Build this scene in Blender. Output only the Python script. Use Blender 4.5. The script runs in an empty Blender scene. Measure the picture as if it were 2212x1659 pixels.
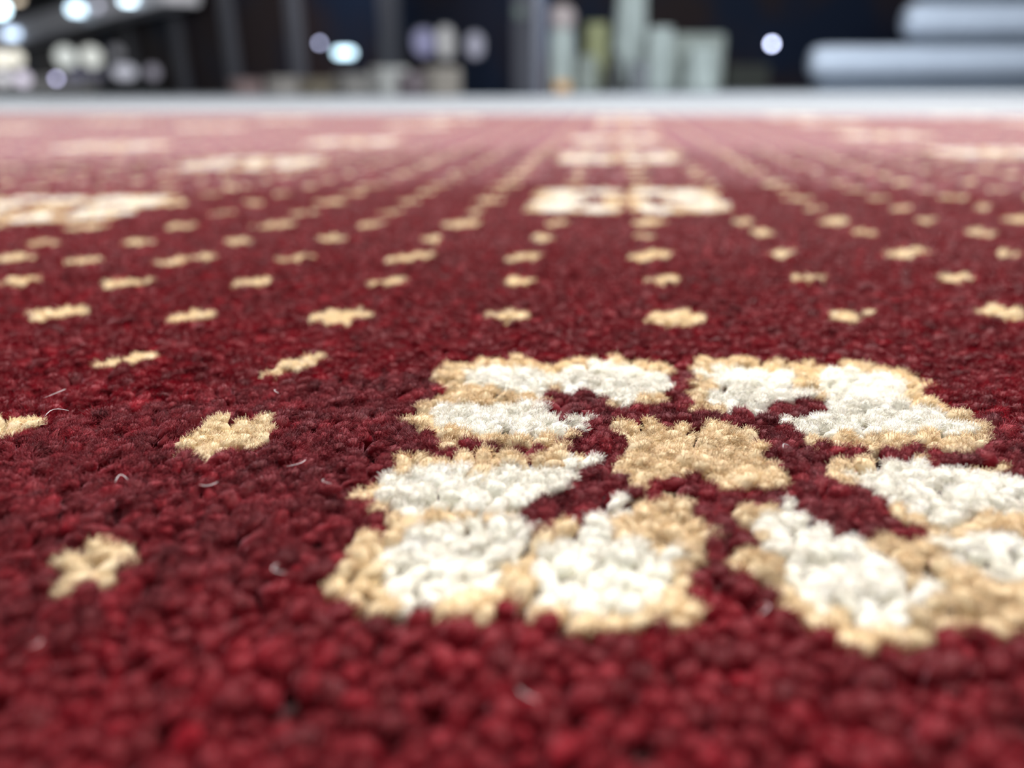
import bpy, math, random
import numpy as np
from mathutils import Matrix, Vector

rng = np.random.default_rng(7)
random.seed(7)
S = bpy.context.scene
C = S.collection

# ------------------------------------------------------------------ camera
F, CX, CY = 1660.0, 1106.0, 829.5            # the lens in pixels of the 2212x1659 frame
ZP = 0.011                                   # top of the carpet pile above the floor
H = 0.058                                    # lens above the pile
PITCH, ROLL = math.atan((829.5 - 190.0) / F), -0.006
cp, sp = math.cos(PITCH), math.sin(PITCH)
cr, sr = math.cos(ROLL), math.sin(ROLL)
fwd = Vector((0, cp, -sp)); up0 = Vector((0, sp, cp)); rt0 = Vector((1, 0, 0))
rgt = cr * rt0 + sr * up0
upv = -sr * rt0 + cr * up0
cam_d = bpy.data.cameras.new('camera')
cam = bpy.data.objects.new('camera', cam_d); C.objects.link(cam)
m = Matrix.Identity(4)
for r_ in range(3):
    m[r_][0], m[r_][1], m[r_][2] = rgt[r_], upv[r_], -fwd[r_]
m[2][3] = ZP + H
cam.matrix_world = m
cam_d.sensor_fit = 'HORIZONTAL'; cam_d.sensor_width = 36.0
cam_d.lens = F / 2212.0 * 36.0
cam_d.clip_start = 0.002; cam_d.clip_end = 400
cam_d.dof.use_dof = True
cam_d.dof.focus_distance = 0.141
cam_d.dof.aperture_fstop = cam_d.lens / 3.8   # a 3.8 mm opening
S.camera = cam

# ------------------------------------------------------------------ light and exposure
S.view_settings.view_transform = 'Standard'
S.view_settings.look = 'None'
S.view_settings.gamma = 1.0
S.view_settings.use_curve_mapping = False
S.view_settings.exposure = 0.0
try:
    S.cycles.diffuse_bounces = 6; S.cycles.max_bounces = 10
    S.cycles.debug_use_compact_bvh = True
except Exception:
    pass
W = bpy.data.worlds.new('hall_light'); S.world = W; W.use_nodes = True
bg = W.node_tree.nodes['Background']
bg.inputs['Color'].default_value = (0.93, 0.965, 1.0, 1); bg.inputs['Strength'].default_value = 0.40

def area(name, loc, size, power, col, target):
    d = bpy.data.lights.new(name, 'AREA'); d.shape = 'RECTANGLE'; d.size, d.size_y = size
    d.energy = power; d.color = col
    o = bpy.data.objects.new(name, d); C.objects.link(o); o.location = loc
    o.rotation_euler = (Vector(target) - Vector(loc)).to_track_quat('-Z', 'Y').to_euler()
    return o
area('ceiling_lamp_main', (0.9, 1.6, 3.2), (1.0, 0.6), 272, (1, 0.965, 0.91), (0, 0.2, 0))
area('added_backlight_far', (-1.0, 7.0, 2.9), (14, 1.0), 780, (0.98, 0.98, 1), (-1.0, 1.5, 0))  # added wide backlight, brightens the far pile at grazing view
area('ceiling_lamp_side', (-2.6, 0.6, 3.0), (0.8, 0.5), 50, (1, 0.98, 0.95), (0, 0.2, 0))
area('added_roll_fill', (2.5, 5.5, 2.7), (4, 1.0), 540, (0.90, 0.96, 1), (2.5, 11.0, 0.3))  # added fill hung in mid-air to light the white rolls

# ------------------------------------------------------------------ pixel <-> carpet plane
def back(px, py, z=ZP):
    """The point of the horizontal plane z seen at a pixel."""
    du, dv = (px - CX) / F, (py - CY) / F
    d = np.array(fwd) + du * np.array(rgt) - dv * np.array(upv)
    t = (z - (ZP + H)) / d[2]
    return np.array([d[0] * t, d[1] * t])
def at(px, py, Y):
    """The point at distance Y down the hall seen at a pixel."""
    d = np.array(fwd) + (px - CX) / F * np.array(rgt) - (py - CY) / F * np.array(upv)
    t = Y / d[1]
    return Vector((d[0] * t, Y, ZP + H + d[2] * t))

# ------------------------------------------------------------------ materials
def s2l(c):
    return tuple(((v / 255 + 0.055) / 1.055) ** 2.4 if v > 10 else v / 255 / 12.92 for v in c)
def mat(name, col, rough=0.6, metal=0.0, spec=0.5, noise=0.0, scale=8.0, emit=None, estr=0.0, bump=0.0):
    M = bpy.data.materials.new(name); M.use_nodes = True
    nt = M.node_tree; b = nt.nodes['Principled BSDF']
    b.inputs['Base Color'].default_value = (*col, 1); b.inputs['Roughness'].default_value = rough
    b.inputs['Metallic'].default_value = metal; b.inputs['Specular IOR Level'].default_value = spec
    if noise or bump:
        tc = nt.nodes.new('ShaderNodeTexCoord'); n = nt.nodes.new('ShaderNodeTexNoise')
        n.inputs['Scale'].default_value = scale; n.inputs['Detail'].default_value = 5
        nt.links.new(tc.outputs['Object'], n.inputs['Vector'])
        if noise:
            r = nt.nodes.new('ShaderNodeValToRGB')
            r.color_ramp.elements[0].position = 0.3; r.color_ramp.elements[1].position = 0.7
            r.color_ramp.elements[0].color = (*[c * (1 - noise) for c in col], 1)
            r.color_ramp.elements[1].color = (*[min(1, c * (1 + noise)) for c in col], 1)
            nt.links.new(n.outputs['Fac'], r.inputs['Fac']); nt.links.new(r.outputs['Color'], b.inputs['Base Color'])
        if bump:
            bp = nt.nodes.new('ShaderNodeBump'); bp.inputs['Strength'].default_value = bump
            bp.inputs['Distance'].default_value = 0.01
            nt.links.new(n.outputs['Fac'], bp.inputs['Height']); nt.links.new(bp.outputs['Normal'], b.inputs['Normal'])
    if emit:
        b.inputs['Emission Color'].default_value = (*emit, 1); b.inputs['Emission Strength'].default_value = estr
    return M
def yarn_mat():
    M = bpy.data.materials.new('dyed_yarn'); M.use_nodes = True
    nt = M.node_tree; b = nt.nodes['Principled BSDF']
    a = nt.nodes.new('ShaderNodeAttribute'); a.attribute_name = 'col'
    nt.links.new(a.outputs['Color'], b.inputs['Base Color'])
    b.inputs['Roughness'].default_value = 0.48
    tc = nt.nodes.new('ShaderNodeTexCoord'); n = nt.nodes.new('ShaderNodeTexNoise'); bp = nt.nodes.new('ShaderNodeBump')
    n.inputs['Scale'].default_value = 7000; n.inputs['Detail'].default_value = 3
    bp.inputs['Strength'].default_value = 0.8; bp.inputs['Distance'].default_value = 0.00012
    nt.links.new(tc.outputs['Object'], n.inputs['Vector']); nt.links.new(n.outputs['Fac'], bp.inputs['Height']); nt.links.new(bp.outputs['Normal'], b.inputs['Normal'])
    b.inputs['Specular IOR Level'].default_value = 0.20
    b.inputs['Sheen Weight'].default_value = 0.5
    b.inputs['Sheen Roughness'].default_value = 0.25
    b.inputs['Sheen Tint'].default_value = (1.0, 0.42, 0.52, 1)
    tr = nt.nodes.new('ShaderNodeBsdfTranslucent'); nt.links.new(a.outputs['Color'], tr.inputs['Color'])
    mx = nt.nodes.new('ShaderNodeMixShader'); mx.inputs['Fac'].default_value = 0.32
    nt.links.new(b.outputs[0], mx.inputs[1]); nt.links.new(tr.outputs[0], mx.inputs[2])
    nt.links.new(mx.outputs[0], nt.nodes['Material Output'].inputs['Surface'])
    return M
YARN = yarn_mat()
RED = np.array([0.178, 0.0022, 0.0090])
CREAM = np.array([0.83, 0.67, 0.435])
DOTC = np.array([0.88, 0.73, 0.49])
WHITE = np.array([0.97, 0.95, 0.86])

# ------------------------------------------------------------------ object helpers
def tag(o, label=None, cat=None, group=None, kind=None):
    if label: o['label'] = label
    if cat: o['category'] = cat
    if group: o['group'] = group
    if kind: o['kind'] = kind
    return o
def empty(name, loc=(0, 0, 0), rz=0.0):
    o = bpy.data.objects.new(name, None); C.objects.link(o); o.location = loc; o.rotation_euler = (0, 0, rz)
    o.empty_display_size = 0.01
    return o
def raw_mesh(name, V, tris, quads, col, parent=None, smooth=True, material=None):
    """One mesh object from arrays: vertices, triangles, quads and a colour per vertex."""
    me = bpy.data.meshes.new(name)
    nv, ntr, nq = len(V), len(tris), len(quads)
    me.vertices.add(nv); me.vertices.foreach_set('co', np.ascontiguousarray(V, np.float32).ravel())
    idx = np.concatenate([np.asarray(tris, np.int32).ravel(), np.asarray(quads, np.int32).ravel()])
    me.loops.add(len(idx)); me.loops.foreach_set('vertex_index', idx)
    st = np.concatenate([np.arange(ntr) * 3, ntr * 3 + np.arange(nq) * 4]).astype(np.int32)
    me.polygons.add(ntr + nq); me.polygons.foreach_set('loop_start', st)
    me.polygons.foreach_set('use_smooth', np.full(ntr + nq, smooth, bool))
    if col is not None:
        at_ = me.color_attributes.new('col', 'BYTE_COLOR', 'POINT')
        c4 = np.ones((nv, 4), np.float32); c4[:, :3] = np.clip(col, 0, 1)
        at_.data.foreach_set('color', c4.ravel())
    me.update(calc_edges=True)
    me.materials.append(material or YARN)
    o = bpy.data.objects.new(name, me); C.objects.link(o)
    if parent is not None: o.parent = parent
    return o
class MB:
    """Collects simple solids into one mesh."""
    def __init__(s): s.v = []; s.f = []
    def add(s, v, f):
        n = len(s.v); s.v += [tuple(p) for p in v]; s.f += [tuple(i + n for i in q) for q in f]; return s
    def box(s, c, d, rz=0.0, taper=1.0):
        x, y, z = d[0] / 2, d[1] / 2, d[2] / 2; a, b = math.cos(rz), math.sin(rz); v = []
        for k in (-1, 1):
            t = 1.0 if k < 0 else taper
            for i, j in ((-1, -1), (1, -1), (1, 1), (-1, 1)):
                X, Y = i * x * t, j * y * t
                v.append((c[0] + X * a - Y * b, c[1] + X * b + Y * a, c[2] + k * z))
        return s.add(v, [(3, 2, 1, 0), (4, 5, 6, 7), (0, 1, 5, 4), (1, 2, 6, 5), (2, 3, 7, 6), (3, 0, 4, 7)])
    def lathe(s, c, prof, axis=(0, 0, 1), n=24):
        q = Vector((0, 0, 1)).rotation_difference(Vector(axis)); v = []; f = []
        for r, h in prof:
            for k in range(n):
                t = 2 * math.pi * k / n
                v.append(Vector(c) + q @ Vector((r * math.cos(t), r * math.sin(t), h)))
        for i in range(len(prof) - 1):
            for k in range(n):
                f.append((i * n + k, i * n + (k + 1) % n, (i + 1) * n + (k + 1) % n, (i + 1) * n + k))
        f.append(tuple(range(n))[::-1]); f.append(tuple((len(prof) - 1) * n + k for k in range(n)))
        return s.add(v, f)
    def build(s, name, M, parent=None, origin=None, smooth=False, bevel=0.0):
        me = bpy.data.meshes.new(name); o0 = Vector(origin) if origin is not None else Vector((0, 0, 0))
        me.from_pydata([tuple(Vector(p) - o0) for p in s.v], [], s.f); me.update(); me.materials.append(M)
        if smooth: me.polygons.foreach_set('use_smooth', [True] * len(me.polygons))
        o = bpy.data.objects.new(name, me); C.objects.link(o); o.location = o0
        if parent is not None:
            o.parent = parent
            o.location = o0 - parent.location if origin is not None else -parent.location
        if bevel:
            b = o.modifiers.new('soft_edges', 'BEVEL'); b.width = bevel; b.segments = 3; b.limit_method = 'ANGLE'
        return o

# ------------------------------------------------------------------ the carpet's pattern
# woven dot lattice: columns i, rows j, read where the photo shows them
DOTS = [(-1, -1, 175, 1222), (-1, 0, 487, 938), (-2, 0, -5, 915), (-2, 1, 267, 771), (-1, 1, 635, 780),
 (-3, 2, 127, 673), (-2, 2, 406, 680), (-1, 2, 735, 679), (0, 2, 1092, 680), (1, 2, 1455, 682), (2, 2, 1828, 678), (3, 2, 2170, 673),
 (-4, 3, 25, 605), (-3, 3, 266, 609), (-2, 3, 537, 607), (-1, 3, 832, 605), (0, 3, 1115, 605), (1, 3, 1427, 602), (2, 3, 1743, 598), (3, 3, 2060, 598),
 (-5, 4, 5, 556), (-4, 4, 168, 560), (-3, 4, 402, 556), (-2, 4, 636, 554), (-1, 4, 882, 552), (0, 4, 1131, 551), (1, 4, 1403, 548), (2, 4, 1680, 543), (3, 4, 1958, 542),
 (-5, 5, 85, 522), (-4, 5, 295, 519), (-3, 5, 507, 518), (-2, 5, 712, 513), (-1, 5, 932, 514), (0, 5, 1176, 512), (1, 5, 1388, 507), (2, 5, 1642, 500), (3, 5, 1862, 500), (4, 5, 2118, 500)]
FLOWERS = [(1, 0, 1508, 965), (1, 8, 1353, 430), (-7, 8, 105, 447), (1, 16, 1333, 338), (-7, 16, 548, 350), (9, 16, 2150, 328),
           (-7, 24, 762, 305), (1, 24, 1325, 300), (9, 24, 1908, 292), (-15, 24, 238, 315)]
ij = np.array([d[:2] for d in DOTS + FLOWERS[1:]], float)
xy = np.array([back(d[2], d[3]) for d in DOTS + FLOWERS[1:]])
wt = 1.0 / np.hypot(xy[:, 0], xy[:, 1]) ** 1.5
A = np.c_[np.ones(len(ij)), ij] * wt[:, None]
LAT = np.linalg.lstsq(A, xy * wt[:, None], rcond=None)[0]          # origin, column step, row step
AX = LAT[1] / np.linalg.norm(LAT[1]); AY = np.array([-AX[1], AX[0]])
def lat(i, j): return LAT[0] + i * LAT[1] + j * LAT[2]

def va(p): return [(650 + x / 2.44, 720 + y / 2.44) for x, y in p]
def vb(p): return [(1412 + x / 2.44, 720 + y / 2.44) for x, y in p]
def ground(p): return np.array([back(x, y) for x, y in p])
PETALS = {
 'ul': [(945,962),(933,929),(880,900),(867,888),(896,872),(921,851),(945,835),(978,834),(950,822),(933,808),(953,790),(974,777),(1002,786),(1043,769),
        (1130,767),(1158,781),(1211,773),(1261,771),(1306,773),(1343,759),(1363,769),(1437,781),(1455,815),(1450,840),(1430,865),(1380,872),(1330,858),(1318,850),(1308,868),(1300,858),
        (1292,845),(1250,838),(1222,842),(1190,838),(1172,852),(1166,880),(1210,890),(1262,902),(1258,925),(1240,930),(1195,945),(1185,962),(1150,972),(1127,950),(1076,966),(1040,945),(1000,944),(965,958)],
 'ur': [(1482,781),(1510,771),(1568,759),(1617,765),(1674,777),(1715,769),(1760,781),(1801,777),(1855,769),(1904,786),(1961,790),(1998,818),(2002,839),(2016,851),
        (2051,863),(2084,880),(2109,896),(2137,908),(2115,925),(2137,941),(2105,962),(2070,968),(2035,966),(2018,948),(1990,942),(1965,958),(1920,966),(1887,966),(1871,958),(1820,948),(1773,953),(1764,966),
        (1740,950),(1727,933),(1719,913),(1678,892),(1700,886),(1760,886),(1793,876),(1778,850),(1720,852),(1672,858),(1655,876),(1630,888),(1612,878),(1560,876),(1518,882),(1486,872),(1478,835),(1486,802)],
 'll': [(703,1257),(707,1224),(732,1200),(761,1163),(785,1142),(845,1124),(806,1097),(773,1072),(752,1060),(793,1044),(818,1036),(843,1003),(855,986),(904,970),
        (937,990),(1000,980),(1072,968),(1125,966),(1150,980),(1195,968),(1265,962),(1281,982),(1261,990),(1240,1007),(1257,1036),(1297,1036),(1297,1050),(1250,1040),(1183,1044),(1142,1081),(1121,1081),(1125,1105),
        (1142,1134),(1162,1158),(1195,1134),(1216,1130),(1257,1113),(1289,1093),(1293,1064),(1322,1056),(1347,1081),(1388,1068),(1437,1056),(1461,1077),(1494,1068),(1510,1085),(1486,1100),(1494,1117),
        (1551,1113),(1555,1128),(1518,1146),(1514,1171),(1510,1195),(1494,1212),(1490,1249),(1486,1290),(1514,1327),(1500,1345),(1465,1351),(1429,1335),(1322,1363),(1224,1368),(1199,1351),
        (1187,1314),(1142,1302),(1113,1281),(1060,1306),(1019,1314),(904,1306),(871,1290),(830,1306),(806,1335),(789,1310),(793,1277),(752,1273),(707,1265)],
 'lr': [(1773,999),(1818,982),(1838,995),(1887,982),(1945,986),(1998,974),(2027,999),(2068,982),(2109,990),(2162,982),(2178,1012),(2191,1031),(2212,1019),(2290,1040),(2340,1075),(2330,1110),(2400,1150),(2460,1200),
        (2480,1260),(2420,1300),(2330,1330),(2212,1343),(2170,1335),(2125,1327),(2109,1355),(1986,1363),(1904,1372),(1859,1396),(1814,1376),(1756,1351),(1699,1314),(1695,1294),(1658,1265),(1629,1265),(1633,1240),
        (1596,1224),(1547,1208),(1523,1197),(1576,1171),(1617,1154),(1592,1126),(1572,1093),(1600,1072),(1633,1068),(1674,1077),(1715,1056),(1744,1060),(1732,1072),(1736,1097),(1773,1105),(1801,1134),(1846,1146),
        (1863,1154),(1928,1134),(1957,1154),(2014,1154),(2023,1138),(1978,1117),(1941,1097),(1937,1072),(1891,1072),(1875,1044),(1838,1036),(1818,1044),(1785,1040),(1805,1023)],
 'c': [(1330,904),(1322,921),(1347,941),(1338,974),(1322,1003),(1347,1023),(1379,1040),(1412,1031),(1449,1023),(1473,1036),(1506,1019),(1568,1023),(1576,1044),(1633,1048),(1670,1044),(1695,1015),(1674,990),(1654,962),
       (1641,925),(1596,921),(1576,904),(1523,896),(1502,913),(1453,908),(1412,896)],
}
WHITES = [va([(870,170),(1180,160),(1280,210),(1270,280),(1180,300),(930,260),(870,230)]),
 va([(1330,190),(1500,160),(1700,160),(1900,200),(1930,260),(1850,300),(1780,340),(1700,350),(1600,330),(1580,300),(1390,270),(1330,250)]),
 va([(750,360),(950,340),(1200,350),(1260,330),(1250,390),(1400,410),(1520,430),(1490,480),(1300,490),(1100,500),(900,470),(750,450),(720,400)]),
 vb([(250,200),(400,170),(700,190),(690,250),(830,290),(840,310),(620,340),(600,400),(500,410),(440,380),(300,330),(350,280),(330,220)]),
 vb([(870,190),(1000,170),(1200,210),(1330,270),(1300,310),(1000,330),(900,320),(860,250)]),
 vb([(960,340),(1250,350),(1500,400),(1620,440),(1600,500),(1400,510),(1300,490),(1100,500),(900,500),(790,480),(640,425),(930,400)]),
 va([(480,760),(560,720),(700,700),(1000,700),(1300,660),(1500,630),(1545,640),(1440,710),(1490,770),(1600,760),(1600,815),(1300,790),(1150,880),(1100,900),(800,900),(560,920),(470,880),(430,830)]),
 va([(400,1150),(560,1010),(650,970),(900,970),(1130,980),(1180,1040),(1230,1080),(1180,1130),(1050,1180),(1000,1250),(900,1330),(600,1350),(450,1280)]),
 va([(1250,1230),(1300,1080),(1440,1040),(1490,950),(1570,840),(1640,820),(1700,880),(1790,870),(1700,930),(1620,990),(1700,1060),(1830,1080),(1952,1100),(1980,1200),(1900,1300),(1700,1400),(1500,1420),(1300,1350),(1220,1290)]),
 vb([(900,780),(1000,720),(1200,690),(1400,680),(1750,720),(2200,800),(2200,900),(1700,920),(1450,950),(1350,900),(1290,860),(1170,870),(1130,790),(1040,760)]),
 vb([(620,900),(740,820),(800,850),(800,920),(880,950),(950,1010),(1050,1060),(1110,1150),(1250,1150),(1350,1250),(1450,1280),(1350,1400),(1200,1460),(1000,1440),(850,1400),(780,1330),(720,1200),(620,1130),(590,1000)]),
 vb([(1500,1030),(1700,1020),(2200,1080),(2350,1200),(2200,1300),(1700,1230),(1560,1150)])]
FC = back(1508, 965)
def loc(P): return np.stack([(P - FC) @ AX, (P - FC) @ AY], -1)     # motif coordinates
PETALS = {k: loc(ground(v)) for k, v in PETALS.items()}
WHITES = [loc(ground(v)) for v in WHITES]
WHITES = [w.mean(0) + (w - w.mean(0)) * 1.10 for w in WHITES]
DOT_NEAR = [ground([(370,962),(374,939),(419,920),(433,902),(486,898),(523,902),(575,892),(605,909),(583,924),(575,943),(523,958),(486,958),(455,976),(445,988),(419,976),(374,980)]),
            ground([(86,1222),(90,1204),(168,1190),(202,1163),(239,1163),(273,1186),(258,1219),(179,1246),(149,1268),(131,1290),(100,1292),(78,1283),(92,1257),(125,1246)])]
def inside(P, poly):
    x, y = P[:, 0], P[:, 1]; r = np.zeros(len(P), bool); n = len(poly)
    for a in range(n):
        x0, y0 = poly[a]; x1, y1 = poly[(a + 1) % n]
        c = ((y0 > y) != (y1 > y)) & (x < (x1 - x0) * (y - y0) / ((y1 - y0) + 1e-18) + x0)
        r ^= c
    return r

flowers = []                                    # (centre, name of the lattice seat)
for i, j, px, py in FLOWERS: flowers.append((i, j, back(px, py)))
seen = {(f[0], f[1]) for f in flowers}
for j in (0, 8, 16, 24, 32, 40):
    for i in range(-31, 34, 8):
        if (i, j) not in seen: flowers.append((i, j, lat(i, j)))
given = {(d[0], d[1]): back(d[2], d[3]) for d in DOTS}

# carpet outline: the far edge is read from the photo, the near one lies behind the lens
e0, e1 = back(0, 241), back(2212, 249)
ed = (e1 - e0) / np.linalg.norm(e1 - e0)
def edge_y(x): return e0[1] + (x - e0[0]) * ed[1] / ed[0]
XL, XR, YN = -2.3, 2.1, -0.5
OUTLINE = np.array([(XL, YN), (XR, YN), (XR, edge_y(XR)), (XL, edge_y(XL))])
def on_carpet(P): return (P[:, 0] > XL) & (P[:, 0] < XR) & (P[:, 1] > YN) & (P[:, 1] < edge_y(P[:, 0]) - 0.003)

# ------------------------------------------------------------------ tufts of cut pile
def dome(nr, n):
    """A tuft's rounded core, unit radius, standing from z=-1.7 to z=0."""
    v = []; prof = [(0.80, -1.75), (1.0, -0.95), (0.93, -0.45), (0.62, -0.13)] if nr == 4 else [(0.9, -1.5), (0.98, -0.6), (0.6, -0.14)]
    for k, (r, z) in enumerate(prof):
        for a in range(n):
            t = 2 * math.pi * (a + 0.5 * (k % 2)) / n
            v.append((r * math.cos(t), r * math.sin(t), z))
    v.append((0, 0, 0)); q = []; t3 = []
    for k in range(len(prof) - 1):
        for a in range(n):
            q.append((k * n + a, k * n + (a + 1) % n, (k + 1) * n + (a + 1) % n, (k + 1) * n + a))
    L = (len(prof) - 1) * n
    for a in range(n): t3.append((L + a, L + (a + 1) % n, L + n))
    return np.array(v), np.array(t3), np.array(q)
LEAN = np.array([0.22, 0.10])
def cores(P, R, col, hi=True):
    v, t, q = dome(4, 8) if hi else dome(3, 6)
    N = len(P); nv = len(v)
    a = rng.uniform(0, 2 * np.pi, N); ca, sa = np.cos(a)[:, None], np.sin(a)[:, None]
    el = rng.uniform(0.82, 1.22, N)[:, None]
    noise = 1 + rng.normal(0, 0.11, (N, nv))
    fl_ = np.clip((0.80 - np.hypot(P[:, 0], P[:, 1])) / 0.5, 0.12, 1.0)[:, None]   # relief lowered with distance to shape the grazing sheen
    x = v[None, :, 0] * noise * el; y = v[None, :, 1] * noise / el
    zt = rng.normal(0, 0.26, N)[:, None]
    zt = zt * fl_
    z = (v[None, :, 2] + rng.normal(0, 0.06, (N, nv))) * fl_ + zt
    lx = (LEAN[0] + rng.normal(0, 0.32, N))[:, None]; ly = (LEAN[1] + rng.normal(0, 0.32, N))[:, None]
    Rr = (R * rng.uniform(0.82, 1.2, N))[:, None]
    X = P[:, 0:1] + Rr * (x * ca - y * sa + lx * (z + 1.0)); Y = P[:, 1:2] + Rr * (x * sa + y * ca + ly * (z + 1.0)); Z = ZP - 0.0006 + Rr * z
    V = np.stack([X, Y, Z], -1).reshape(-1, 3)
    off = (np.arange(N) * nv)[:, None, None]
    c = np.repeat(col, nv, 0)
    top = np.stack([P[:, 0] + Rr[:, 0] * lx[:, 0] * (zt[:, 0] + 1), P[:, 1] + Rr[:, 0] * ly[:, 0] * (zt[:, 0] + 1), ZP - 0.0006 + Rr[:, 0] * zt[:, 0]], -1)
    return V, (t[None] + off).reshape(-1, 3), (q[None] + off).reshape(-1, 4), c, top, Rr[:, 0]
def fibres(top, R, col, n, rad, length, flat=False):
    """n cut filaments standing out of every tuft's rounded top."""
    N = len(top); M = N * n
    ti = np.repeat(np.arange(N), n)
    ph = rng.uniform(0, 2 * np.pi, M); u = rng.uniform(0, 1, M)
    th = np.arccos(1 - u * 0.86)
    nx, ny, nz = np.sin(th) * np.cos(ph), np.sin(th) * np.sin(ph), np.cos(th)
    rr = R[ti]
    base = np.stack([top[ti, 0] + rr * 0.86 * nx, top[ti, 1] + rr * 0.86 * ny, top[ti, 2] - rr * 0.62 + rr * 0.54 * nz], -1)
    tl = rng.normal(0, 0.42, (N, 2))[ti]
    d = np.stack([nx * 0.62 + LEAN[0] * 1.3 + tl[:, 0], ny * 0.62 + LEAN[1] * 1.3 + tl[:, 1], nz * 0.55 + 0.34], -1) + rng.normal(0, 0.30, (M, 3))
    d /= np.linalg.norm(d, axis=1)[:, None]
    L = (length * rng.uniform(0.55, 1.3, M))[:, None]
    bend = rng.normal(0, 0.28, (M, 3)) * L
    p1 = base + d * L * 0.55 + bend * 0.12; p2 = base + d * L + bend * 0.55
    w = rng.normal(0, 1, (M, 3)); e1_ = np.cross(d, w); e1_ /= np.linalg.norm(e1_, axis=1)[:, None]; e2_ = np.cross(d, e1_)
    rad = (rad * rng.uniform(0.75, 1.25, M))[:, None]
    if flat:                                    # ribbon-like filaments away from the plane of focus
        V = np.empty((M, 6, 3))
        V[:, 0], V[:, 1] = base - e1_ * rad, base + e1_ * rad
        V[:, 2], V[:, 3] = p1 - e2_ * rad * 0.3 - e1_ * rad, p1 - e2_ * rad * 0.3 + e1_ * rad
        V[:, 4], V[:, 5] = p2 - e1_ * rad * 0.8, p2 + e1_ * rad * 0.8
        off = (np.arange(M) * 6)[:, None, None]
        q = np.array([(0, 1, 3, 2), (2, 3, 5, 4)])
        c = np.repeat(np.clip(col[ti] * rng.normal(1, 0.13, M)[:, None], 0, 1), 6, 0)
        return V.reshape(-1, 3), np.zeros((0, 3), int), (q[None] + off).reshape(-1, 4), c
    V = np.empty((M, 9, 3))
    for k in range(3):
        o = e1_ * math.cos(k * 2.0944) + e2_ * math.sin(k * 2.0944)
        V[:, k] = base + o * rad; V[:, 3 + k] = p1 + o * rad; V[:, 6 + k] = p2 + o * rad * 0.75
    off = (np.arange(M) * 9)[:, None, None]
    q = np.array([(0, 1, 4, 3), (1, 2, 5, 4), (2, 0, 3, 5), (3, 4, 7, 6), (4, 5, 8, 7), (5, 3, 6, 8)]); t = np.array([(6, 7, 8)])
    c = np.repeat(np.clip(col[ti] * rng.normal(1, 0.13, M)[:, None], 0, 1), 9, 0)
    return V.reshape(-1, 3), (t[None] + off).reshape(-1, 3), (q[None] + off).reshape(-1, 4), c
class Tufts:
    """Gathers tufts of one woven piece and links them as one mesh."""
    def __init__(s): s.b = []; s.n = 0
    def put(s, V, t, q, c):
        s.b.append((V.astype(np.float32), (t + s.n).astype(np.int32), (q + s.n).astype(np.int32), c.astype(np.float32))); s.n += len(V)
    def merge(s, o):
        n = s.n
        for b in o.b: s.b.append((b[0], b[1] + n, b[2] + n, b[3]))
        s.n += o.n; return s
    def tufts(s, P, col, lod):
        if not len(P): return s
        N = len(P); red_ = col[:, 1] < 0.05
        base = col * np.where(red_, np.clip(rng.lognormal(-0.03, 0.23, N), 0.55, 1.9), np.clip(rng.normal(1, 0.05, N), 0.85, 1.1))[:, None]  # glint of the red tufts painted in as random brighter colour
        if lod == 0:
            V, t, q, c, top, R = cores(P, PITCH_T * 0.58, base, hi=len(P) < 400 or np.hypot(*P.mean(0)) < 0.3); s.put(V, t, q, c)
            g = np.hypot(P[:, 0], P[:, 1])
            for lo, hi, n, rad, ln, flat in ((0, 0.088, 45, 7.0e-5, 1.15e-3, True), (0.088, 0.16, 145, 3.3e-5, 1.0e-3, False), (0.16, 0.20, 120, 4.6e-5, 1.05e-3, True), (0.20, 0.245, 70, 6.5e-5, 1.1e-3, True), (0.245, 9, 34, 1.0e-4, 1.2e-3, True)):
                k = (g >= lo) & (g < hi)
                if k.any(): s.put(*fibres(top[k], R[k], base[k], n, rad, ln, flat))
        else:
            pt = PITCH_F if lod == 2 else PITCH_T
            V, t, q, c, top, R = cores(P, pt * 0.58, base, hi=False); s.put(V, t, q, c)
            if lod == 3:
                k = wedge(P, 1.9); top, R, base = top[k], R[k], base[k]
            s.put(*fibres(top, R, base, {1: 14, 2: 9, 3: 10}[lod], {1: 1.4e-4, 2: 2.3e-4, 3: 1.4e-4}[lod], 1.2e-3, True))
        return s
    def build(s, name, parent):
        if not s.b: return None
        return raw_mesh(name, np.concatenate([b[0] for b in s.b]), np.concatenate([b[1] for b in s.b]), np.concatenate([b[2] for b in s.b]), np.concatenate([b[3] for b in s.b]), parent)

PITCH_T, PITCH_F = 0.0028, 0.0044
G0, G1, G2 = 0.30, 0.52, 0.85                   # how far the full, plain and wide-set tufts reach
def wedge(P, k): return np.abs(P[:, 0] - 0.0) < k * (np.abs(P[:, 1]) * 0.72 + 0.012)
def grid(pitch, y0, y1, k):
    xm = 0.75 * k * y1 + 0.05
    nu, nv_ = int((xm + 0.1) * 2.2 / pitch), int((y1 - y0 + 0.4) / pitch)
    a = (np.arange(nu) - nu // 2) * pitch; b = np.arange(nv_) * pitch * 1.0
    A_, B_ = np.meshgrid(a, b); A_ = A_ + (np.arange(nv_)[:, None] % 2) * pitch * 0.5
    P = (A_.ravel()[:, None] * AX + B_.ravel()[:, None] * AY) + np.array([0, y0 - 0.15])
    P = P + rng.normal(0, 1, P.shape) * (pitch * 0.17)
    return P[wedge(P, k)]
P0 = grid(PITCH_T, 0.0, 0.32, 1.10); r0 = np.hypot(P0[:, 0], P0[:, 1]); P0 = P0[(r0 > 0.036) & (r0 < G0) & (P0[:, 1] > 0.03)]
P1 = grid(PITCH_T, 0.1, 0.60, 1.2); r1 = np.hypot(P1[:, 0], P1[:, 1]); P1 = P1[(r1 >= G0) & (r1 < G1)]
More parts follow.
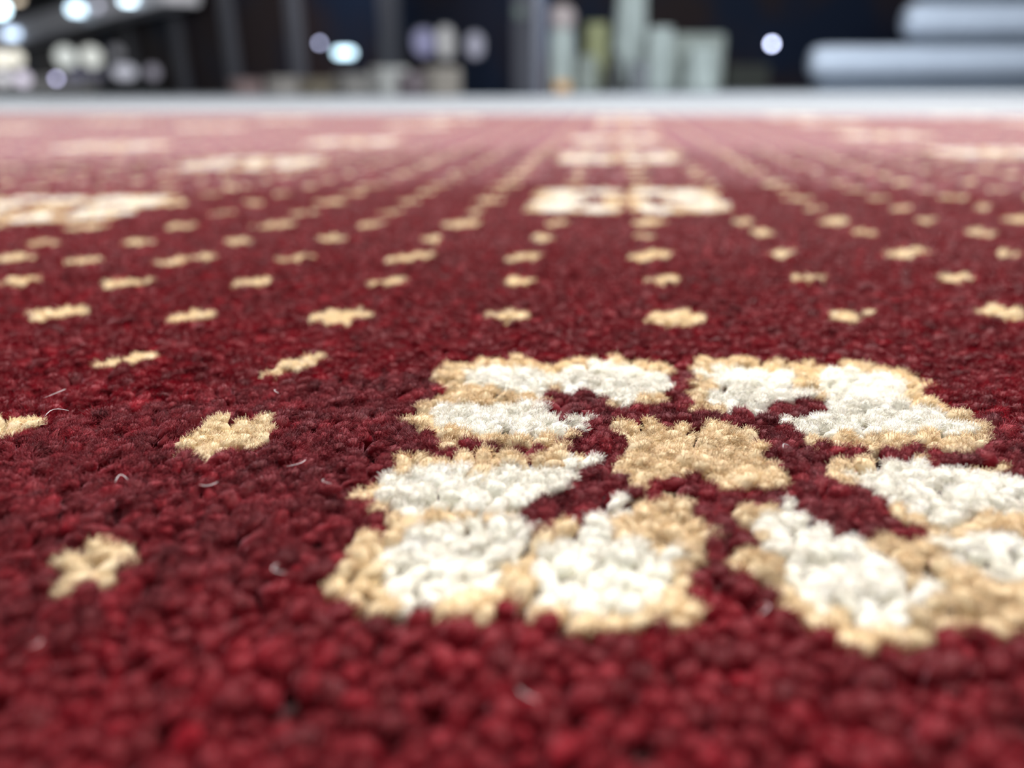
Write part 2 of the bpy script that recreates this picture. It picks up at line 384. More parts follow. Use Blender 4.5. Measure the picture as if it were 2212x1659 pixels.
P2 = grid(PITCH_F, 0.3, 0.95, 1.2); r2 = np.hypot(P2[:, 0], P2[:, 1]); P2 = P2[(r2 >= G1) & (r2 < G2)]

k_ = 0.5 / PITCH_T                              # plainer tufts to either side of and beneath the lens
a_, b_ = np.meshgrid(np.arange(-k_, k_) * PITCH_T, np.arange(-0.25 * k_, k_) * PITCH_T)
P3 = a_.ravel()[:, None] * AX + b_.ravel()[:, None] * AY + rng.normal(0, 1, (a_.size, 2)) * (PITCH_T * 0.17)
r3 = np.hypot(P3[:, 0], P3[:, 1]); in0 = wedge(P3, 1.10) & (P3[:, 1] > 0.03) & (r3 > 0.036) & (r3 < G0)
P3 = P3[(r3 < 0.42) & (P3[:, 1] > -0.06) & ~in0 & ~(wedge(P3, 1.2) & (r3 >= G0) & (P3[:, 1] > 0))]
carpet = empty('carpet', (0, 0, 0))
tag(carpet, 'large red woven carpet with cream flower and dot pattern, filling the floor', 'carpet')

red = Tufts(); GS = 0.40                        # where the felted sheet begins
sets = (P0, P1, P2, P3); LOD = (0, 1, 2, 3)
own = [np.full(len(P), -1) for P in sets]     # which motif a tuft belongs to
# flowers whose tufts are built one by one
NAME = {'ul': 'petal', 'ur': 'petal', 'll': 'petal', 'lr': 'petal', 'c': 'flower_centre'}
def motif(P, centre):
    q = np.stack([(P - centre) @ AX, (P - centre) @ AY], -1)
    res = np.full(len(P), -1); near = (np.abs(q) < 0.075).all(1)
    for n_, k in enumerate(PETALS):
        res[near] = np.where(inside(q[near], PETALS[k]), n_, res[near])
    white = np.zeros(len(P), bool)
    for w in WHITES: white[near] |= inside(q[near], w)
    white &= res != 4
    return res, white
far_cells = []
for n_, (i, j, c) in enumerate(flowers):
    g = np.hypot(*c)
    if not (-0.1 < c[1] and abs(c[0]) < 0.95 * c[1] + 0.25): continue
    if not on_carpet(c[None])[0]: continue
    T = [Tufts() for _ in range(5)]; got = False
    cells = sets
    if g > G2 - 0.07:
        gx = np.arange(-0.07, 0.0701, PITCH_F); a_, b_ = np.meshgrid(gx, gx)
        Q = c + a_.ravel()[:, None] * AX + b_.ravel()[:, None] * AY
        Q = Q[on_carpet(Q) & (np.hypot(Q[:, 0], Q[:, 1]) >= G2)]
    else: Q = np.zeros((0, 2))
    for lod, P in enumerate((P0, P1, P2, P3, Q)):
        if not len(P): continue
        res, white = motif(P, c); l2 = (0, 1, 2, 3, 2)[lod]
        for k in range(5):
            s_ = res == k
            if s_.any():
                T[k].tufts(P[s_], np.where(white[s_][:, None], WHITE, CREAM), l2); got = True
        if lod < 4: own[lod][res >= 0] = 1
    if not got: continue
    if n_ == 0:
        fl = empty('flower_motif'); fl.parent = carpet
        fl['label'] = 'large cream and white flower woven into the red pile'
        for k, key in enumerate(PETALS):
            o = T[k].build(NAME[key], fl)
            if o and key == 'c': o['label'] = 'plain cream centre of the flower'
    else:
        mt = Tufts()
        for t in T: mt.merge(t)
        mt.build('flower_motif', carpet)

# dots
fl_xy = np.array([f[2] for f in flowers])
dots = []
for j in range(-1, 62):
    for i in range(-48, 50):
        if j % 2 == 0 and i % 2 == 0 or j % 2 == 1: big = False
        else: big = True
        c = given.get((i, j))
        if c is None: c = lat(i, j)
        if c[1] < 0.03 or abs(c[0]) > 0.85 * c[1] + 0.3 or not on_carpet(c[None])[0]: continue
        q = c - fl_xy; qx, qy = np.abs(q @ AX), np.abs(q @ AY)
        if ((qx < 0.058) & (qy < 0.056)).any(): continue
        dots.append((np.hypot(*c), i, j, c, big))
dots.sort(key=lambda d: d[0])
stuff = Tufts(); n_dot = 0
DSH = [np.array(p, float) for p in (
 [(-1, -.25), (-.5, .2), (-.35, .7), (.2, .75), (.55, .95), (1, .6), (.8, .1), (.6, -.4), (.1, -.5), (-.1, -.95), (-.5, -.8)],
 [(-1, -.55), (-.6, .15), (-.1, .35), (.1, .9), (.7, .8), (1, .3), (.6, -.2), (.2, -.5), (-.2, -.9), (-.7, -.9)],
 [(-1, 0), (-.5, .5), (0, .95), (.5, .6), (1, .15), (.6, -.35), (.1, -.9), (-.5, -.55)])]
for g, i, j, c, big in dots:
    r = 0.0098 if big else 0.0067
    poly = DSH[(i * 3 + j) % 3] * np.array([r, r * (0.92 if big else 1.0)])
    poly = c + poly[:, :1] * AX + poly[:, 1:] * AY
    if (i, j) == (-1, 0): poly = DOT_NEAR[0]
    if (i, j) == (-1, -1): poly = DOT_NEAR[1]
    t = Tufts(); got = False
    for lod, P in enumerate(sets):
        near = np.where((np.abs(P - c) < 0.016).all(1))[0]
        if len(near):
            s_ = near[inside(P[near], poly) & (own[lod][near] < 0)]
            if len(s_):
                t.tufts(P[s_], np.repeat(DOTC[None], len(s_), 0), lod); own[lod][s_] = 1; got = True
    if g >= G2 - 0.02 and not got:
        s = PITCH_F * 0.95
        pts = [(0, 0), (-s, 0), (s, 0), (0, s), (0, -s)] if big else [(-s * .5, 0), (s * .5, 0)]
        Q = np.array([c + x * AX + y * AY for x, y in pts]); Q = Q[on_carpet(Q)]
        t.tufts(Q, np.repeat((DOTC)[None], len(Q), 0), 2); got = len(Q) > 0
    if not got: continue
    inview = abs(c[0]) < 0.70 * c[1] + 0.02
    if n_dot < 90 and inview:
        t.build('dot_motif', carpet); n_dot += 1
    else:
        stuff.merge(t)
o = stuff.build('dot_motif', carpet)
if o: o['kind'] = 'stuff'; o['label'] = 'many small cream dots farther back on the red pile'

# the red ground of the pile
for lod, P in enumerate(sets):
    g_ = np.hypot(P[:, 0], P[:, 1]) if lod != 3 else np.zeros(len(P))              # loose tufts thin out into the felted sheet
    s_ = (own[lod] < 0) & (rng.uniform(size=len(P)) < np.clip((0.92 - g_) / (0.92 - GS), 0, 1))
    red.tufts(P[s_], np.repeat(RED[None], s_.sum(), 0), lod)
# beyond the reach of single tufts the pile is a rough felted sheet of the same yarn
step = 0.010
gx = np.arange(XL, XR + 1e-6, step); gy = np.arange(YN, max(edge_y(XL), edge_y(XR)) + step, step)
GX, GY = np.meshgrid(gx, gy); P = np.stack([GX.ravel(), np.minimum(GY.ravel(), edge_y(GX.ravel()))], -1)
rad = np.hypot(P[:, 0], P[:, 1])
FAN = 0.70
deep = (rad < GS + 0.01) & (P[:, 1] > -0.05)
deep |= (rad > GS - 0.03) & (np.abs(np.arctan2(P[:, 0], P[:, 1])) < FAN - 0.012)
z = ZP - 0.0012 + rng.normal(0, 0.0009, len(P)); z[deep] = ZP - 0.0062
ny, nx = GX.shape; k = np.arange(ny * nx).reshape(ny, nx)
qd = np.stack([k[:-1, :-1], k[:-1, 1:], k[1:, 1:], k[1:, :-1]], -1).reshape(-1, 4)
gy0 = GY[:-1, :-1].ravel(); ok = gy0 < edge_y(GX[:-1, :-1].ravel())
red.put(np.c_[P, z], np.zeros((0, 3), int), qd[ok], np.repeat(RED[None], len(P), 0) * np.clip(rng.normal(1, 0.1, len(P)), .7, 1.3)[:, None])
# the same sheet, woven finer where it lies before the lens
gk = np.exp(np.arange(math.log(GS - 0.006), math.log(4.2), 0.0065)); ak = np.arange(-FAN, FAN + 1e-6, 0.0065)
GG, AA = np.meshgrid(gk, ak, indexing='ij'); P = np.stack([(GG * np.sin(AA)).ravel(), (GG * np.cos(AA)).ravel()], -1)
P += rng.normal(0, 1, P.shape) * (GG.ravel() * 0.0016)[:, None]
out = P[:, 1] > edge_y(P[:, 0]); P[:, 1] = np.minimum(P[:, 1], edge_y(P[:, 0]))
sg = np.clip(0.0016 * (0.45 / GG.ravel()) ** 1.4, 0.0003, 0.0016)
k = np.arange(len(P)).reshape(GG.shape)
qd = np.stack([k[:-1, :-1], k[:-1, 1:], k[1:, 1:], k[1:, :-1]], -1).reshape(-1, 4)
red.put(np.c_[P, ZP - 0.0006 - np.abs(rng.normal(0, 1, len(P))) * sg], np.zeros((0, 3), int), qd[~out[qd].all(1)],
        np.repeat(RED[None], len(P), 0) * np.clip(rng.lognormal(-0.02, 0.2, len(P)), .6, 1.7)[:, None])
o = red.build('red_pile', carpet); o['kind'] = 'stuff'; o['label'] = 'deep red cut pile'
# woven backing with its cut edges
zb = 0.0005
v = [(x, y, zb) for x, y in OUTLINE] + [(x, y, ZP - 0.006) for x, y in OUTLINE]
bk = MB().add(v, [(3, 2, 1, 0), (4, 5, 6, 7), (0, 1, 5, 4), (1, 2, 6, 5), (2, 3, 7, 6), (3, 0, 4, 7)])
bk.build('backing', mat('jute_backing', (0.05, 0.012, 0.014), 0.9, noise=0.3, scale=300), carpet)

# ------------------------------------------------------------------ pale lint lying on the pile
LINT = mat('lint', (0.75, 0.72, 0.74), 0.35)
def tube(pts, r, name):
    mb = MB(); n = 6; v = []; f = []
    pts = [Vector(p) for p in pts]
    for a, p in enumerate(pts):
        d = (pts[min(a + 1, len(pts) - 1)] - pts[max(a - 1, 0)]).normalized()
        e = d.cross(Vector((0, 0, 1))).normalized(); g = e.cross(d)
        rr = r * (0.45 if a in (0, len(pts) - 1) else 1)
        for b in range(n):
            t = 2 * math.pi * b / n; v.append(p + (e * math.cos(t) + g * math.sin(t)) * rr)
    for a in range(len(pts) - 1):
        for b in range(n): f.append((a * n + b, a * n + (b + 1) % n, (a + 1) * n + (b + 1) % n, (a + 1) * n + b))
    f.append(tuple(range(n))[::-1]); f.append(tuple((len(pts) - 1) * n + b for b in range(n)))
    mb.add(v, f)
    return mb.build(name, LINT, origin=pts[0], smooth=True)
for px, py, qx, qy, bow, lab in (
    (93, 856, 142, 836, 3, 'straight pale lint fibre on the red pile, uppermost at the far left side'),
    (95, 896, 148, 883, -6, 'curved pale lint fibre on the red pile just right of the cut-off dot'),
    (247, 1038, 276, 1032, -6, 'pale curled lint fibre on the red pile below the largest loose dot'),
    (600, 1212, 618, 1232, 4, 'short upright pale lint fibre on red pile left of the flower'),
    (596, 838, 602, 846, 2, 'tiny pale lint fibre on red pile below the dot left of the flower'),
    (618, 1003, 660, 988, 4, 'faint pale lint fibre lying right below the largest loose dot'),
    (1232, 1128, 1240, 1108, 1, 'pale lint fibre standing in the red notch of the flower'),
    (640, 778, 672, 779, 1, 'wispy pale lint fibre trailing right from the dot left of the flower'),
    (430, 1042, 470, 1036, 5, 'thin pale lint fibre on red pile a little under the largest loose dot'),
    (60, 1392, 84, 1376, 3, 'blurred pale lint fibre on red pile under the lower left dot'),
    (1120, 1480, 1165, 1506, 2, 'thin blurred lint fibre on red pile in front of the flower'),
    (1640, 1322, 1656, 1296, 2, 'thin lint fibre on red pile beneath the gap of the front petals'),
    (700, 1030, 716, 1040, 3, 'small pale lint fibre left of the flower beside its notch'),
    (1693, 964, 1706, 958, -2, 'tiny pale lint fibre on red pile right of the flower centre')):
    a, b = back(px, py, ZP + 0.0009), back(qx, qy, ZP + 0.0009)
    pts = []
    n = np.array([-(b - a)[1], (b - a)[0]]); n /= np.linalg.norm(n)
    for k in range(7):
        t = k / 6; p = a + (b - a) * t - n * bow * 0.0003 * math.sin(math.pi * t)
        pts.append((p[0], p[1], ZP + 0.0005 + 0.00035 * math.sin(math.pi * t)))
    tag(tube(pts, 4.8e-5, 'lint_fibre'), lab, 'lint', 'loose lint on the carpet')

# ------------------------------------------------------------------ the hall
MARBLE = mat('pale_marble', (0.205, 0.22, 0.24), 0.5, spec=0.18, noise=0.06, scale=1.2)
fb = MB(); fb.add([(-45, -3, 0), (30, -3, 0), (30, 60, 0), (-45, 60, 0), (-45, -3, -0.1), (30, -3, -0.1), (30, 60, -0.1), (-45, 60, -0.1)],
       [(0, 1, 2, 3), (7, 6, 5, 4), (0, 4, 5, 1), (1, 5, 6, 2), (2, 6, 7, 3), (3, 7, 4, 0)])
tag(fb.build('floor', MARBLE), 'pale polished marble floor beyond the carpet', kind='structure')

DARK = mat('dark_glazing', (0.006, 0.008, 0.014), 0.6, spec=0.08)
nt = DARK.node_tree; n = nt.nodes.new('ShaderNodeTexNoise'); r = nt.nodes.new('ShaderNodeValToRGB'); tc = nt.nodes.new('ShaderNodeTexCoord')
n.inputs['Scale'].default_value = 0.55; r.color_ramp.elements[0].position = 0.42; r.color_ramp.elements[1].position = 0.58
r.color_ramp.elements[0].color = (0.006, 0.011, 0.026, 1); r.color_ramp.elements[1].color = (0.020, 0.013, 0.014, 1)  # navy and brown patches painted in as reflections in the glazing
nt.links.new(tc.outputs['Object'], n.inputs['Vector']); nt.links.new(n.outputs['Fac'], r.inputs['Fac'])
nt.links.new(r.outputs['Color'], nt.nodes['Principled BSDF'].inputs['Base Color'])
MULL = mat('grey_metal', (0.042, 0.044, 0.058), 0.6)
BROWN = mat('brown_ceiling', (0.05, 0.043, 0.043), 0.8)
FASC = mat('pale_fascia', (0.75, 0.75, 0.80), 0.6)

# the dark glazed shopfront running away to the left
vd = back(-300, 400); vd = vd / np.linalg.norm(vd)
dpx = lambda px: (at(px, 190, 1.0).x)                      # x per unit y along a pixel column
A0 = np.array([dpx(850) * 9.0, 9.0])
def on_front(px, off=0.0):
    """Where a pixel column meets the shopfront (set off towards the lens)."""
    nrm = np.array([vd[1], -vd[0]]); a = A0 - nrm * off
    k = dpx(px); s = (k * a[1] - a[0]) / (vd[0] - k * vd[1])
    return a + vd * s
ang = math.atan2(vd[1], vd[0])
pa, pb = on_front(1175), on_front(-40)
L = np.linalg.norm(pb - pa); mid = (pa + pb) / 2
tag(MB().box((mid[0] - 0.0, mid[1], 2.5), (L, 0.12, 5.0), ang).build('wall_left', DARK), 'dark glazed shopfront wall running away to the left', kind='structure')
for n_, px in enumerate((300, 400, 510, 650, 850, 1140)):
    p = on_front(px, 0.12); w = 0.28 if px > 600 else 0.34
    tag(MB().box((p[0], p[1], 2.3), (w, 0.12, 4.6), ang).build('trim_%d' % (n_ + 1), MULL, bevel=0.02), 'grey metal upright of the dark shopfront', kind='structure')
# pale fascia with lamps above the shopfront
def front_z(px, py, off):
    p = on_front(px, off); return p, at(px, py, p[1]).z
p, zb1 = front_z(130, 80, 0.5); _, zt1 = front_z(130, 34, 0.5)
pa, pb = on_front(420, 0.5), on_front(-60, 0.5); mid = (pa + pb) / 2; L = np.linalg.norm(pb - pa)
tag(MB().box((mid[0], mid[1], (zb1 + zt1) / 2), (L, 0.5, zt1 - zb1), ang).build('trim_7', FASC), 'pale fascia band above the left shopfront', kind='structure')
pa, pb = on_front(420, 2.0), on_front(-60, 2.0); mid = (pa + pb) / 2; L = np.linalg.norm(pb - pa)
tag(MB().box((mid[0], mid[1], zt1 + 0.55), (L, 3.4, 0.5), ang).build('ceiling', BROWN), 'dim brown soffit above the fascia lamps', kind='structure')
q_ = on_front(140, 3.2); t_ = on_front(140, 0.7)
area('added_fascia_light', (q_[0], q_[1], zt1 + 0.1), (9, 0.3), 260, (1, 0.98, 0.97), (t_[0], t_[1], (zb1 + zt1) / 2))  # added light, unseen, that brightens the fascia band
# dark back wall at the right
tag(MB().box((3.0, 16.6, 2.5), (17.0, 0.3, 5.0)).build('wall_back', DARK), 'dark wall closing the hall', kind='structure')

LAMP = {}
def lampmat(col, st):
    k = (col, st)
    if k not in LAMP: LAMP[k] = mat('lit_lamp', (0.05, 0.05, 0.05), 0.4, emit=s2l(col), estr=st)
    return LAMP[k]
CASE = mat('lamp_casing', (0.08, 0.08, 0.09), 0.5)
def lamp(p, w, h, col, st, name, label, cat, group=None, facing=None):
    """A round-cornered lamp: a shallow casing with a glowing lens on its face."""
    p = Vector(p); r = empty(name, p)
    f = Vector((0, -1, 0)) if facing is None else Vector((facing[0], facing[1], 0)).normalized()
    s = Vector((-f.y, f.x, 0))
    def pill(w, h, d0, d1, n=24):
        v = []; fc = []
        for d in (d0, d1):
            for k in range(n):
                t = 2 * math.pi * k / n; rr = min(w, h) / 2
                x = math.cos(t) * rr + math.copysign(max(0, w / 2 - rr), math.cos(t)); zz = math.sin(t) * rr + math.copysign(max(0, h / 2 - rr), math.sin(t))
                v.append(s * x + Vector((0, 0, zz)) + f * d)
        for k in range(n): fc.append((k, (k + 1) % n, n + (k + 1) % n, n + k))
        fc.append(tuple(range(n))[::-1]); fc.append(tuple(range(n, 2 * n)))
        return MB().add(v, fc)
    a = pill(w * 1.12, h * 1.12, -0.10, 0.0).build('casing', CASE, r); a.location = (0, 0, 0)
    b = pill(w, h, 0.0, 0.025).build('lens', lampmat(col, st), r); b.location = (0, 0, 0)
    tag(r, label, cat, group)
    return r
def px2m(n, Y): return n * Y / F * 0.92
def front_lamp(px, py, w, h, col, st, off, name, label, cat, group=None):
    p = on_front(px, off); z = at(px, py, p[1]).z; k = px2m(1, p[1])
    return lamp((p[0], p[1], z), w * k, h * k, col, st, name, label, cat, group, facing=(-p[0], -p[1]))
gl = 'lamps along the pale fascia'
front_lamp(198, 20, 34, 20, (205, 232, 250), 5.0, 0.85, 'fascia_lamp', 'bright white lamp on the fascia, larger of the two near its middle', 'lamp', gl)
front_lamp(242, 14, 12, 16, (215, 215, 235), 1.6, 0.85, 'fascia_lamp', 'dim white lamp on the fascia beside the larger bright lamp', 'lamp', gl)
front_lamp(55, 73, 38, 16, (200, 222, 250), 3.6, 0.85, 'fascia_lamp', 'long bluish lamp at the lowest visible end of the fascia', 'lamp', gl)
front_lamp(308, 2, 28, 12, (215, 240, 255), 6.0, 0.85, 'fascia_lamp', 'bright white lamp on the fascia at the top frame edge', 'lamp', gl)
front_lamp(20, 18, 60, 30, (210, 240, 255), 8.0, 2.6, 'soffit_lamp', 'very bright wide white lamp in the top left corner', 'lamp')
front_lamp(78, 0, 18, 8, (255, 235, 205), 2.4, 2.6, 'soffit_lamp', 'small warm lamp beside the very bright corner lamp', 'lamp')
gw = 'lit shop windows low on the left'
for px, py, w, h, col, st, nm, lab in (
    (14, 128, 30, 30, (255, 250, 235), 1.6, 'lit_panel', 'cream lit panel at the left frame edge, upper one'),
    (46, 126, 32, 32, (250, 246, 232), 1.35, 'lit_panel', 'cream lit panel next to the upper one at the frame edge'),
    (12, 168, 26, 26, (240, 238, 245), 1.2, 'lit_panel', 'white lit panel at the left frame edge, lower one'),
    (53, 170, 30, 28, (240, 232, 250), 1.2, 'lit_panel', 'lilac tinged lit panel beneath the two cream panels'),
    (155, 123, 40, 42, (226, 232, 228), 0.95, 'lit_panel', 'left of the two equal pale square panels under the fascia'),
    (210, 123, 40, 42, (228, 232, 226), 0.95, 'lit_panel', 'right of the two equal pale square panels under the fascia'),
    (266, 112, 24, 24, (160, 160, 172), 0.35, 'lit_panel', 'dim grey panel right of the two square panels'),
    (275, 155, 46, 28, (205, 207, 222), 0.75, 'lit_panel', 'wide pale grey panel low beneath the dim panel'),
    (336, 156, 26, 28, (165, 160, 180), 0.5, 'lit_panel', 'dim lilac panel, the one farthest from the frame edge'),
    (170, 163, 34, 16, (150, 150, 185), 0.4, 'lit_panel', 'dim bluish strip beneath the left square panel'),
    (212, 163, 34, 18, (110, 108, 140), 0.35, 'lit_panel', 'dark bluish strip beneath the right square panel'),
    (126, 170, 9, 9, (190, 188, 225), 9.0, 'spot_lamp', 'small round lilac lamp standing low by the left shopfront')):
    front_lamp(px, py, w, h, col, st, 0.42 + px2m(w, on_front(px)[1]) * 0.62, nm, lab, 'lamp' if nm == 'spot_lamp' else 'lit panel', None if nm == 'spot_lamp' else gw)
front_lamp(699, 93, 8, 8, (190, 195, 230), 9.0, 0.3, 'spot_lamp', 'small round bluish lamp, partner of the wide cyan one', 'lamp')
front_lamp(750, 114, 42, 16, (195, 228, 245), 5.0, 0.35, 'wall_lamp', 'wide bright cyan-white lamp on the dark shopfront', 'lamp')
front_lamp(1122, 26, 22, 22, (60, 120, 95), 0.22, 0.3, 'exit_lamp', 'faint green lamp high on the dark shopfront', 'lamp')
front_lamp(920, 92, 46, 54, (180, 180, 235), 0.38, 0.35, 'backlit_box', 'lilac glowing box on the shopfront, left half of a pair', 'light box')
front_lamp(966, 92, 34, 62, (225, 225, 228), 0.46, 0.35, 'backlit_box', 'off-white glowing box between two lilac ones', 'light box')
front_lamp(1028, 98, 34, 48, (205, 205, 232), 0.42, 0.35, 'backlit_box', 'lilac-white glowing box, smallest of the three', 'light box')
p = at(1667, 95, 16.35)
lamp(p, 0.085, 0.085, (205, 215, 250), 22.0, 'spot_lamp', 'small round white lamp alone on the dark wall near the rolls', 'lamp')

# furniture and stock far behind the carpet
def floor_box(px0, px1, ytop, Y, depth, M, name, label, cat, group=None, taper=1.0, bevel=0.03, ybot=None, rz=0.0):
    a, b = at(px0, 190, Y).x, at(px1, 190, Y).x; zt = at((px0 + px1) / 2, ytop, Y).z
    z0 = 0.0 if ybot is None else at((px0 + px1) / 2, ybot, Y).z
    mb = MB().box(((a + b) / 2, Y + depth / 2, (zt + z0) / 2), (b - a, depth, zt - z0), rz, taper)
    o = mb.build(name, M, origin=((a + b) / 2, Y + depth / 2, z0), bevel=bevel)
    if label: tag(o, label, cat, group)
    return o
SAGE = mat('pale_sage_cloth', (0.36, 0.41, 0.40), 0.8, noise=0.12, scale=3)
SAGE2 = mat('grey_sage', (0.24, 0.27, 0.25), 0.8, noise=0.12, scale=3)
GREY = mat('warm_grey', (0.16, 0.155, 0.15), 0.7, noise=0.1, scale=3)
DGREY = mat('charcoal', (0.02, 0.022, 0.024), 0.7)
OLIVE = mat('olive_cloth', (0.27, 0.28, 0.15), 0.85, noise=0.1, scale=4)
PINK = mat('pale_pink', (0.40, 0.34, 0.34), 0.8)
ORANGE = mat('tan_card', (0.60, 0.33, 0.12), 0.8)
# a low platform with a skirting below the lit boxes
pl = floor_box(985, 1165, 126, 11.0, 0.9, GREY, 'platform', 'warm grey low platform beneath the lilac glowing boxes', 'platform')
# draped garments and boards shown on the marble
def drape(px0, px1, ytop, Y, M, name, label, cat, waves=4, depth=0.35, group=None, ybot=None, flare=1.15):
    """A hanging or draped cloth: a closed, pleated column widening to its hem."""
    a, b = at(px0, 190, Y).x, at(px1, 190, Y).x; zt = at((px0 + px1) / 2, ytop, Y).z
    z0 = 0.0 if ybot is None else at((px0 + px1) / 2, ybot, Y).z
    cx_, hw = (a + b) / 2, (b - a) / 2; n = 48; rows = 9; v = []; f = []
    for k in range(rows):
        t = k / (rows - 1); s = (1 - t) * flare + t * 0.92
        for q in range(n):
            u = 2 * math.pi * q / n; w = 1 + 0.10 * math.sin(waves * u * 2 + 0.6 * k)
            v.append((cx_ + hw * s * w * math.cos(u), Y + depth / 2 + depth / 2 * s * w * math.sin(u), z0 + (zt - z0) * t))
    for k in range(rows - 1):
        for q in range(n): f.append((k * n + q, k * n + (q + 1) % n, (k + 1) * n + (q + 1) % n, (k + 1) * n + q))
    f.append(tuple(range(n))[::-1]); f.append(tuple((rows - 1) * n + q for q in range(n)))
    o = MB().add(v, f).build(name, M, origin=(cx_, Y + depth / 2, z0), smooth=True)
    if label: tag(o, label, cat, group)
    return o
r = empty('draped_stand', (at(1212, 190, 12.5).x, 12.7, 0))
tag(r, 'tall draped stand in pale grey-green cloth with a pinkish top', 'stand')
def under(o, root):
    o.location = Vector(o.location) - Vector(root.location); o.parent = root; return o
under(drape(1186, 1238, 62, 12.5, SAGE, 'drape', None, None), r)
mb = MB().lathe((0, 0, 0), [(0.02, 0), (0.16, 0.05), (0.21, 0.17), (0.2, 0.27), (0.12, 0.36), (0.02, 0.38)], n=24)
hd = mb.build('top_cover', PINK, smooth=True); hd.location = (at(1212, 190, 12.5).x, 12.7, at(1212, 64, 12.5).z - 0.03); under(hd, r)
floor_box(1198, 1232, 176, 12.1, 0.25, ORANGE, 'tan_carton', 'small tan carton on the marble in front of the draped stand', 'box')
drape(1262, 1312, 48, 13.1, OLIVE, 'draped_stand', 'olive green draped cloth behind the pale draped stand', 'stand', ybot=None, flare=1.1)
drape(1246, 1290, 120, 12.3, SAGE2, 'draped_stand', 'low grey-green drape in front of the olive one', 'stand', flare=1.1)
drape(1330, 1388, -60, 13.0, SAGE, 'hanging_curtain', 'tall pale grey-green curtain reaching above the frame', 'curtain', waves=5, flare=1.25)
# dark wedge-shaped stand in front of the curtain
a, b = at(1304, 190, 12.4).x, at(1352, 190, 12.4).x; zt = at(1325, 112, 12.4).z
MB().add([(a, 12.4, 0), (b, 12.4, 0), (b, 12.8, 0), (a, 12.8, 0), ((a + b) / 2 - .05, 12.5, zt), ((a + b) / 2 + .05, 12.5, zt), ((a + b) / 2 + .05, 12.7, zt), ((a + b) / 2 - .05, 12.7, zt)],
    [(3, 2, 1, 0), (4, 5, 6, 7), (0, 1, 5, 4), (1, 2, 6, 5), (2, 3, 7, 6), (3, 0, 4, 7)])
tag(MB().add([(a, 12.4, 0), (b, 12.4, 0), (b, 12.8, 0), (a, 12.8, 0), ((a + b) / 2 - .05, 12.5, zt), ((a + b) / 2 + .05, 12.5, zt), ((a + b) / 2 + .05, 12.7, zt), ((a + b) / 2 - .05, 12.7, zt)],
    [(3, 2, 1, 0), (4, 5, 6, 7), (0, 1, 5, 4), (1, 2, 6, 5), (2, 3, 7, 6), (3, 0, 4, 7)]).build('floor_sign', DGREY, bevel=0.02), 'dark wedge standing on the marble before the tall curtain', 'floor sign')
floor_box(1362, 1402, 132, 11.9, 0.3, mat('slate', (0.12, 0.13, 0.145), 0.7), 'slate_box', 'slate grey box beside the dark wedge', 'box')
drape(1396, 1450, 58, 12.45, SAGE, 'draped_table', 'narrow grey-green drape between curtain and wide covered table', 'stand', flare=1.1)
floor_box(1440, 1560, 72, 12.9, 0.9, SAGE2, 'covered_table', 'wide table under a grey-green cover at the edge of the dark wall', 'table', bevel=0.06)
drape(1488, 1548, 100, 12.2, SAGE, 'fabric_bundle', 'plump pale grey-green bundle before the wide covered table', 'bundle', waves=3, flare=1.25, depth=0.4)
floor_box(1568, 1660, 140, 14.5, 0.6, mat('dark_olive', (0.03, 0.033, 0.028), 0.8), 'dark_crate', 'dark olive crate on the marble below the lone lamp', 'crate')

# two white rolls and a third above, stacked on the right
ROLL = mat('white_wrap', (0.55, 0.62, 0.74), 0.55, noise=0.05, scale=6)
ROLLE = mat('wrap_end', (0.33, 0.37, 0.45), 0.7)
YR = 12.2
def roll(px0, yc, hpx, label, dz=0.0):
    c = at(px0, yc, YR); rad = hpx * YR / F * 0.87 / 2; x1 = at(2212, 190, YR).x + 1.4
    r_ = empty('carpet_roll', (c.x, YR + rad, c.z))
    tag(r_, label, 'carpet roll', 'white wrapped rolls stacked on the right')
    Ln = x1 - c.x
    prof = [(rad * 0.55, 0.0), (rad * 0.82, 0.02), (rad * 0.95, 0.09), (rad, 0.22)]
    for k in range(1, 12): prof.append((rad * (1 + 0.012 * math.sin(k * 2.1)), 0.22 + (Ln - 0.4) * k / 12))
    prof += [(rad * 0.95, Ln - 0.08), (rad * 0.6, Ln)]
    b = MB().lathe((0, 0, 0), prof, axis=(1, 0, 0), n=40).build('wrap', ROLL, r_, smooth=True); b.location = (0, 0, 0)
    sp_ = [(0.02, -0.012), (rad * 0.5, -0.012), (rad * 0.5, 0.01), (0.02, 0.01)]
    e = MB().lathe((0, 0, 0), sp_, axis=(1, 0, 0), n=28).build('core_end', ROLLE, r_, smooth=False); e.location = (0, 0, 0)
    return r_
GAP_SHADE = mat('gap_shade_grey', (0.13, 0.16, 0.21), 0.7, noise=0.08, scale=4)  # shade of the gaps around the rolls, made as solid grey strips
def filler(px0, y0, y1, label):
    a = at(px0, 190, YR).x; b = at(2212, 190, YR).x + 1.35; z1 = at(px0, y0, YR).z; z0 = max(0.0, at(px0, y1, YR).z)
    o = MB().box(((a + b) / 2, YR + 0.27, (z0 + z1) / 2), (b - a, 0.40, z1 - z0)).build('filler', GAP_SHADE, origin=((a + b) / 2, YR + 0.27, z0), bevel=0.015)
    tag(o, label, 'filler', 'added shade fillers between the white rolls')
filler(1775, 170, 230, 'added blue grey shade board on the marble under the lowest white roll')
filler(1978, 79.5, 95.0, 'added blue grey shade board between the lowest and the middle white roll')
filler(1992, -12, 2.5, 'added blue grey shade board between the middle and the topmost white roll')
roll(1762, 133, 69, 'white wrapped roll lying on the marble, lowest of the stack')
roll(1970, 41, 69, 'white wrapped roll resting on the lowest one, shorter at its end')
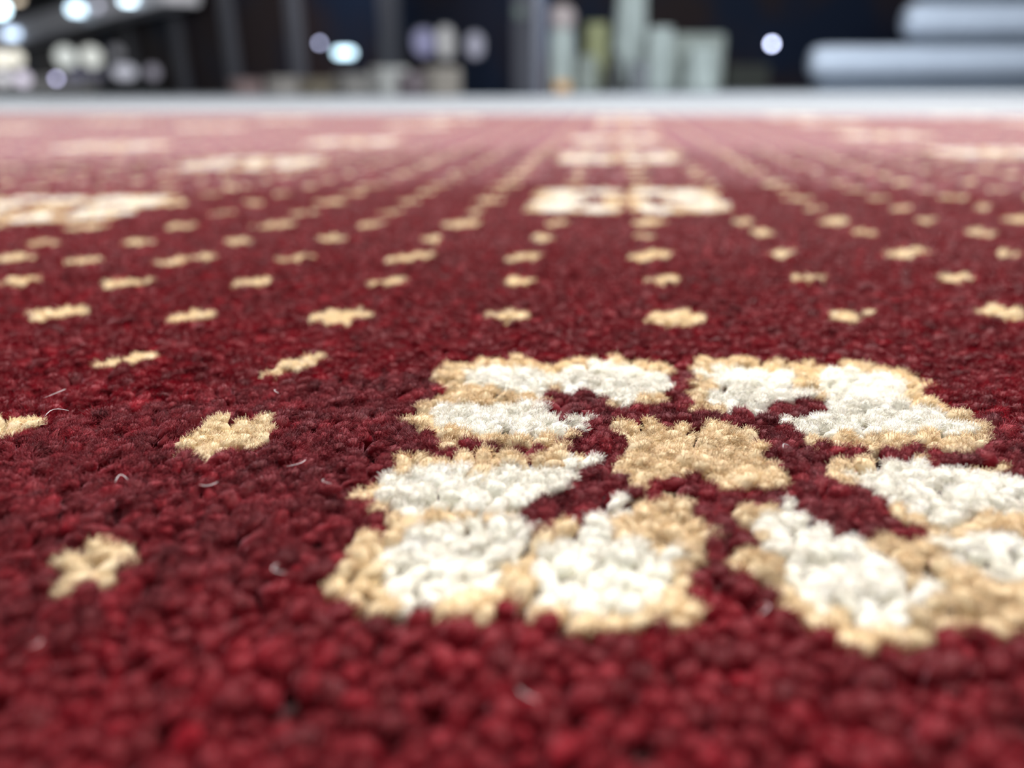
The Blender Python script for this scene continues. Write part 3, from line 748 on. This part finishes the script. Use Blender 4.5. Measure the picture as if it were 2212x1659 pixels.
roll(1985, -51, 69, 'white wrapped roll on top, mostly above the frame')
# low plinths at the far left
KERB = mat('kerb_grey', (0.62, 0.60, 0.58), 0.7, noise=0.1, scale=2)
for px0, px1, yt, M_, off, lab in ((-30, 205, 168, KERB, 0.18, 'long pale grey kerb below the lit panels at the far left'), (218, 345, 178, DGREY, 0.18, 'low black plinth at the shopfront foot next to the grey kerb')):
    pa, pb = on_front(px0, off), on_front(px1, off); mid = (pa + pb) / 2; Yb = mid[1]; zt = at((px0 + px1) / 2, yt, Yb).z
    o = MB().box((mid[0], mid[1], zt / 2), (np.linalg.norm(pb - pa), 0.16, zt), ang).build('kerb' if M_ is KERB else 'plinth', M_, origin=(mid[0], mid[1], 0), bevel=0.03)
    tag(o, lab, 'kerb' if M_ is KERB else 'plinth')
# low stock along the foot of the shopfront
BOXC = [(0.14, 0.10, 0.10), (0.18, 0.17, 0.16), (0.13, 0.11, 0.08), (0.26, 0.26, 0.25), (0.09, 0.07, 0.08), (0.12, 0.105, 0.09)]
for px0, px1, yt, c_, lab in ((505, 560, 172, 0, 'low reddish brown carton at the shopfront foot, first of the row'), (585, 640, 168, 1, 'low grey carton in the row, second from its dark end'),
    (655, 715, 170, 2, 'low olive brown carton under the small round lamp'), (735, 790, 160, 1, 'grey carton directly under the wide cyan-white lamp'),
    (818, 868, 146, 3, 'pale grey upright carton, tallest of the row'), (876, 925, 158, 4, 'plum brown carton next to the tallest pale one'), (938, 975, 146, 5, 'tan brown carton beside the low platform')):
    p = on_front((px0 + px1) / 2, 0.75); Yb = p[1]
    k = px2m(px1 - px0, Yb); zt = at((px0 + px1) / 2, yt, Yb).z
    o = MB().box((p[0], p[1], zt / 2), (k, 0.3, zt), ang).build('carton', mat('card', BOXC[c_], 0.8, noise=0.15, scale=5), origin=(p[0], p[1], 0), bevel=0.02)
    tag(o, lab, 'box', 'cartons along the shopfront')

print('pile vertices', sum(len(o.data.vertices) for o in S.objects if o.type == 'MESH'))
del red, stuff, t, T, mt, P0, P1, P2, P3, sets, own
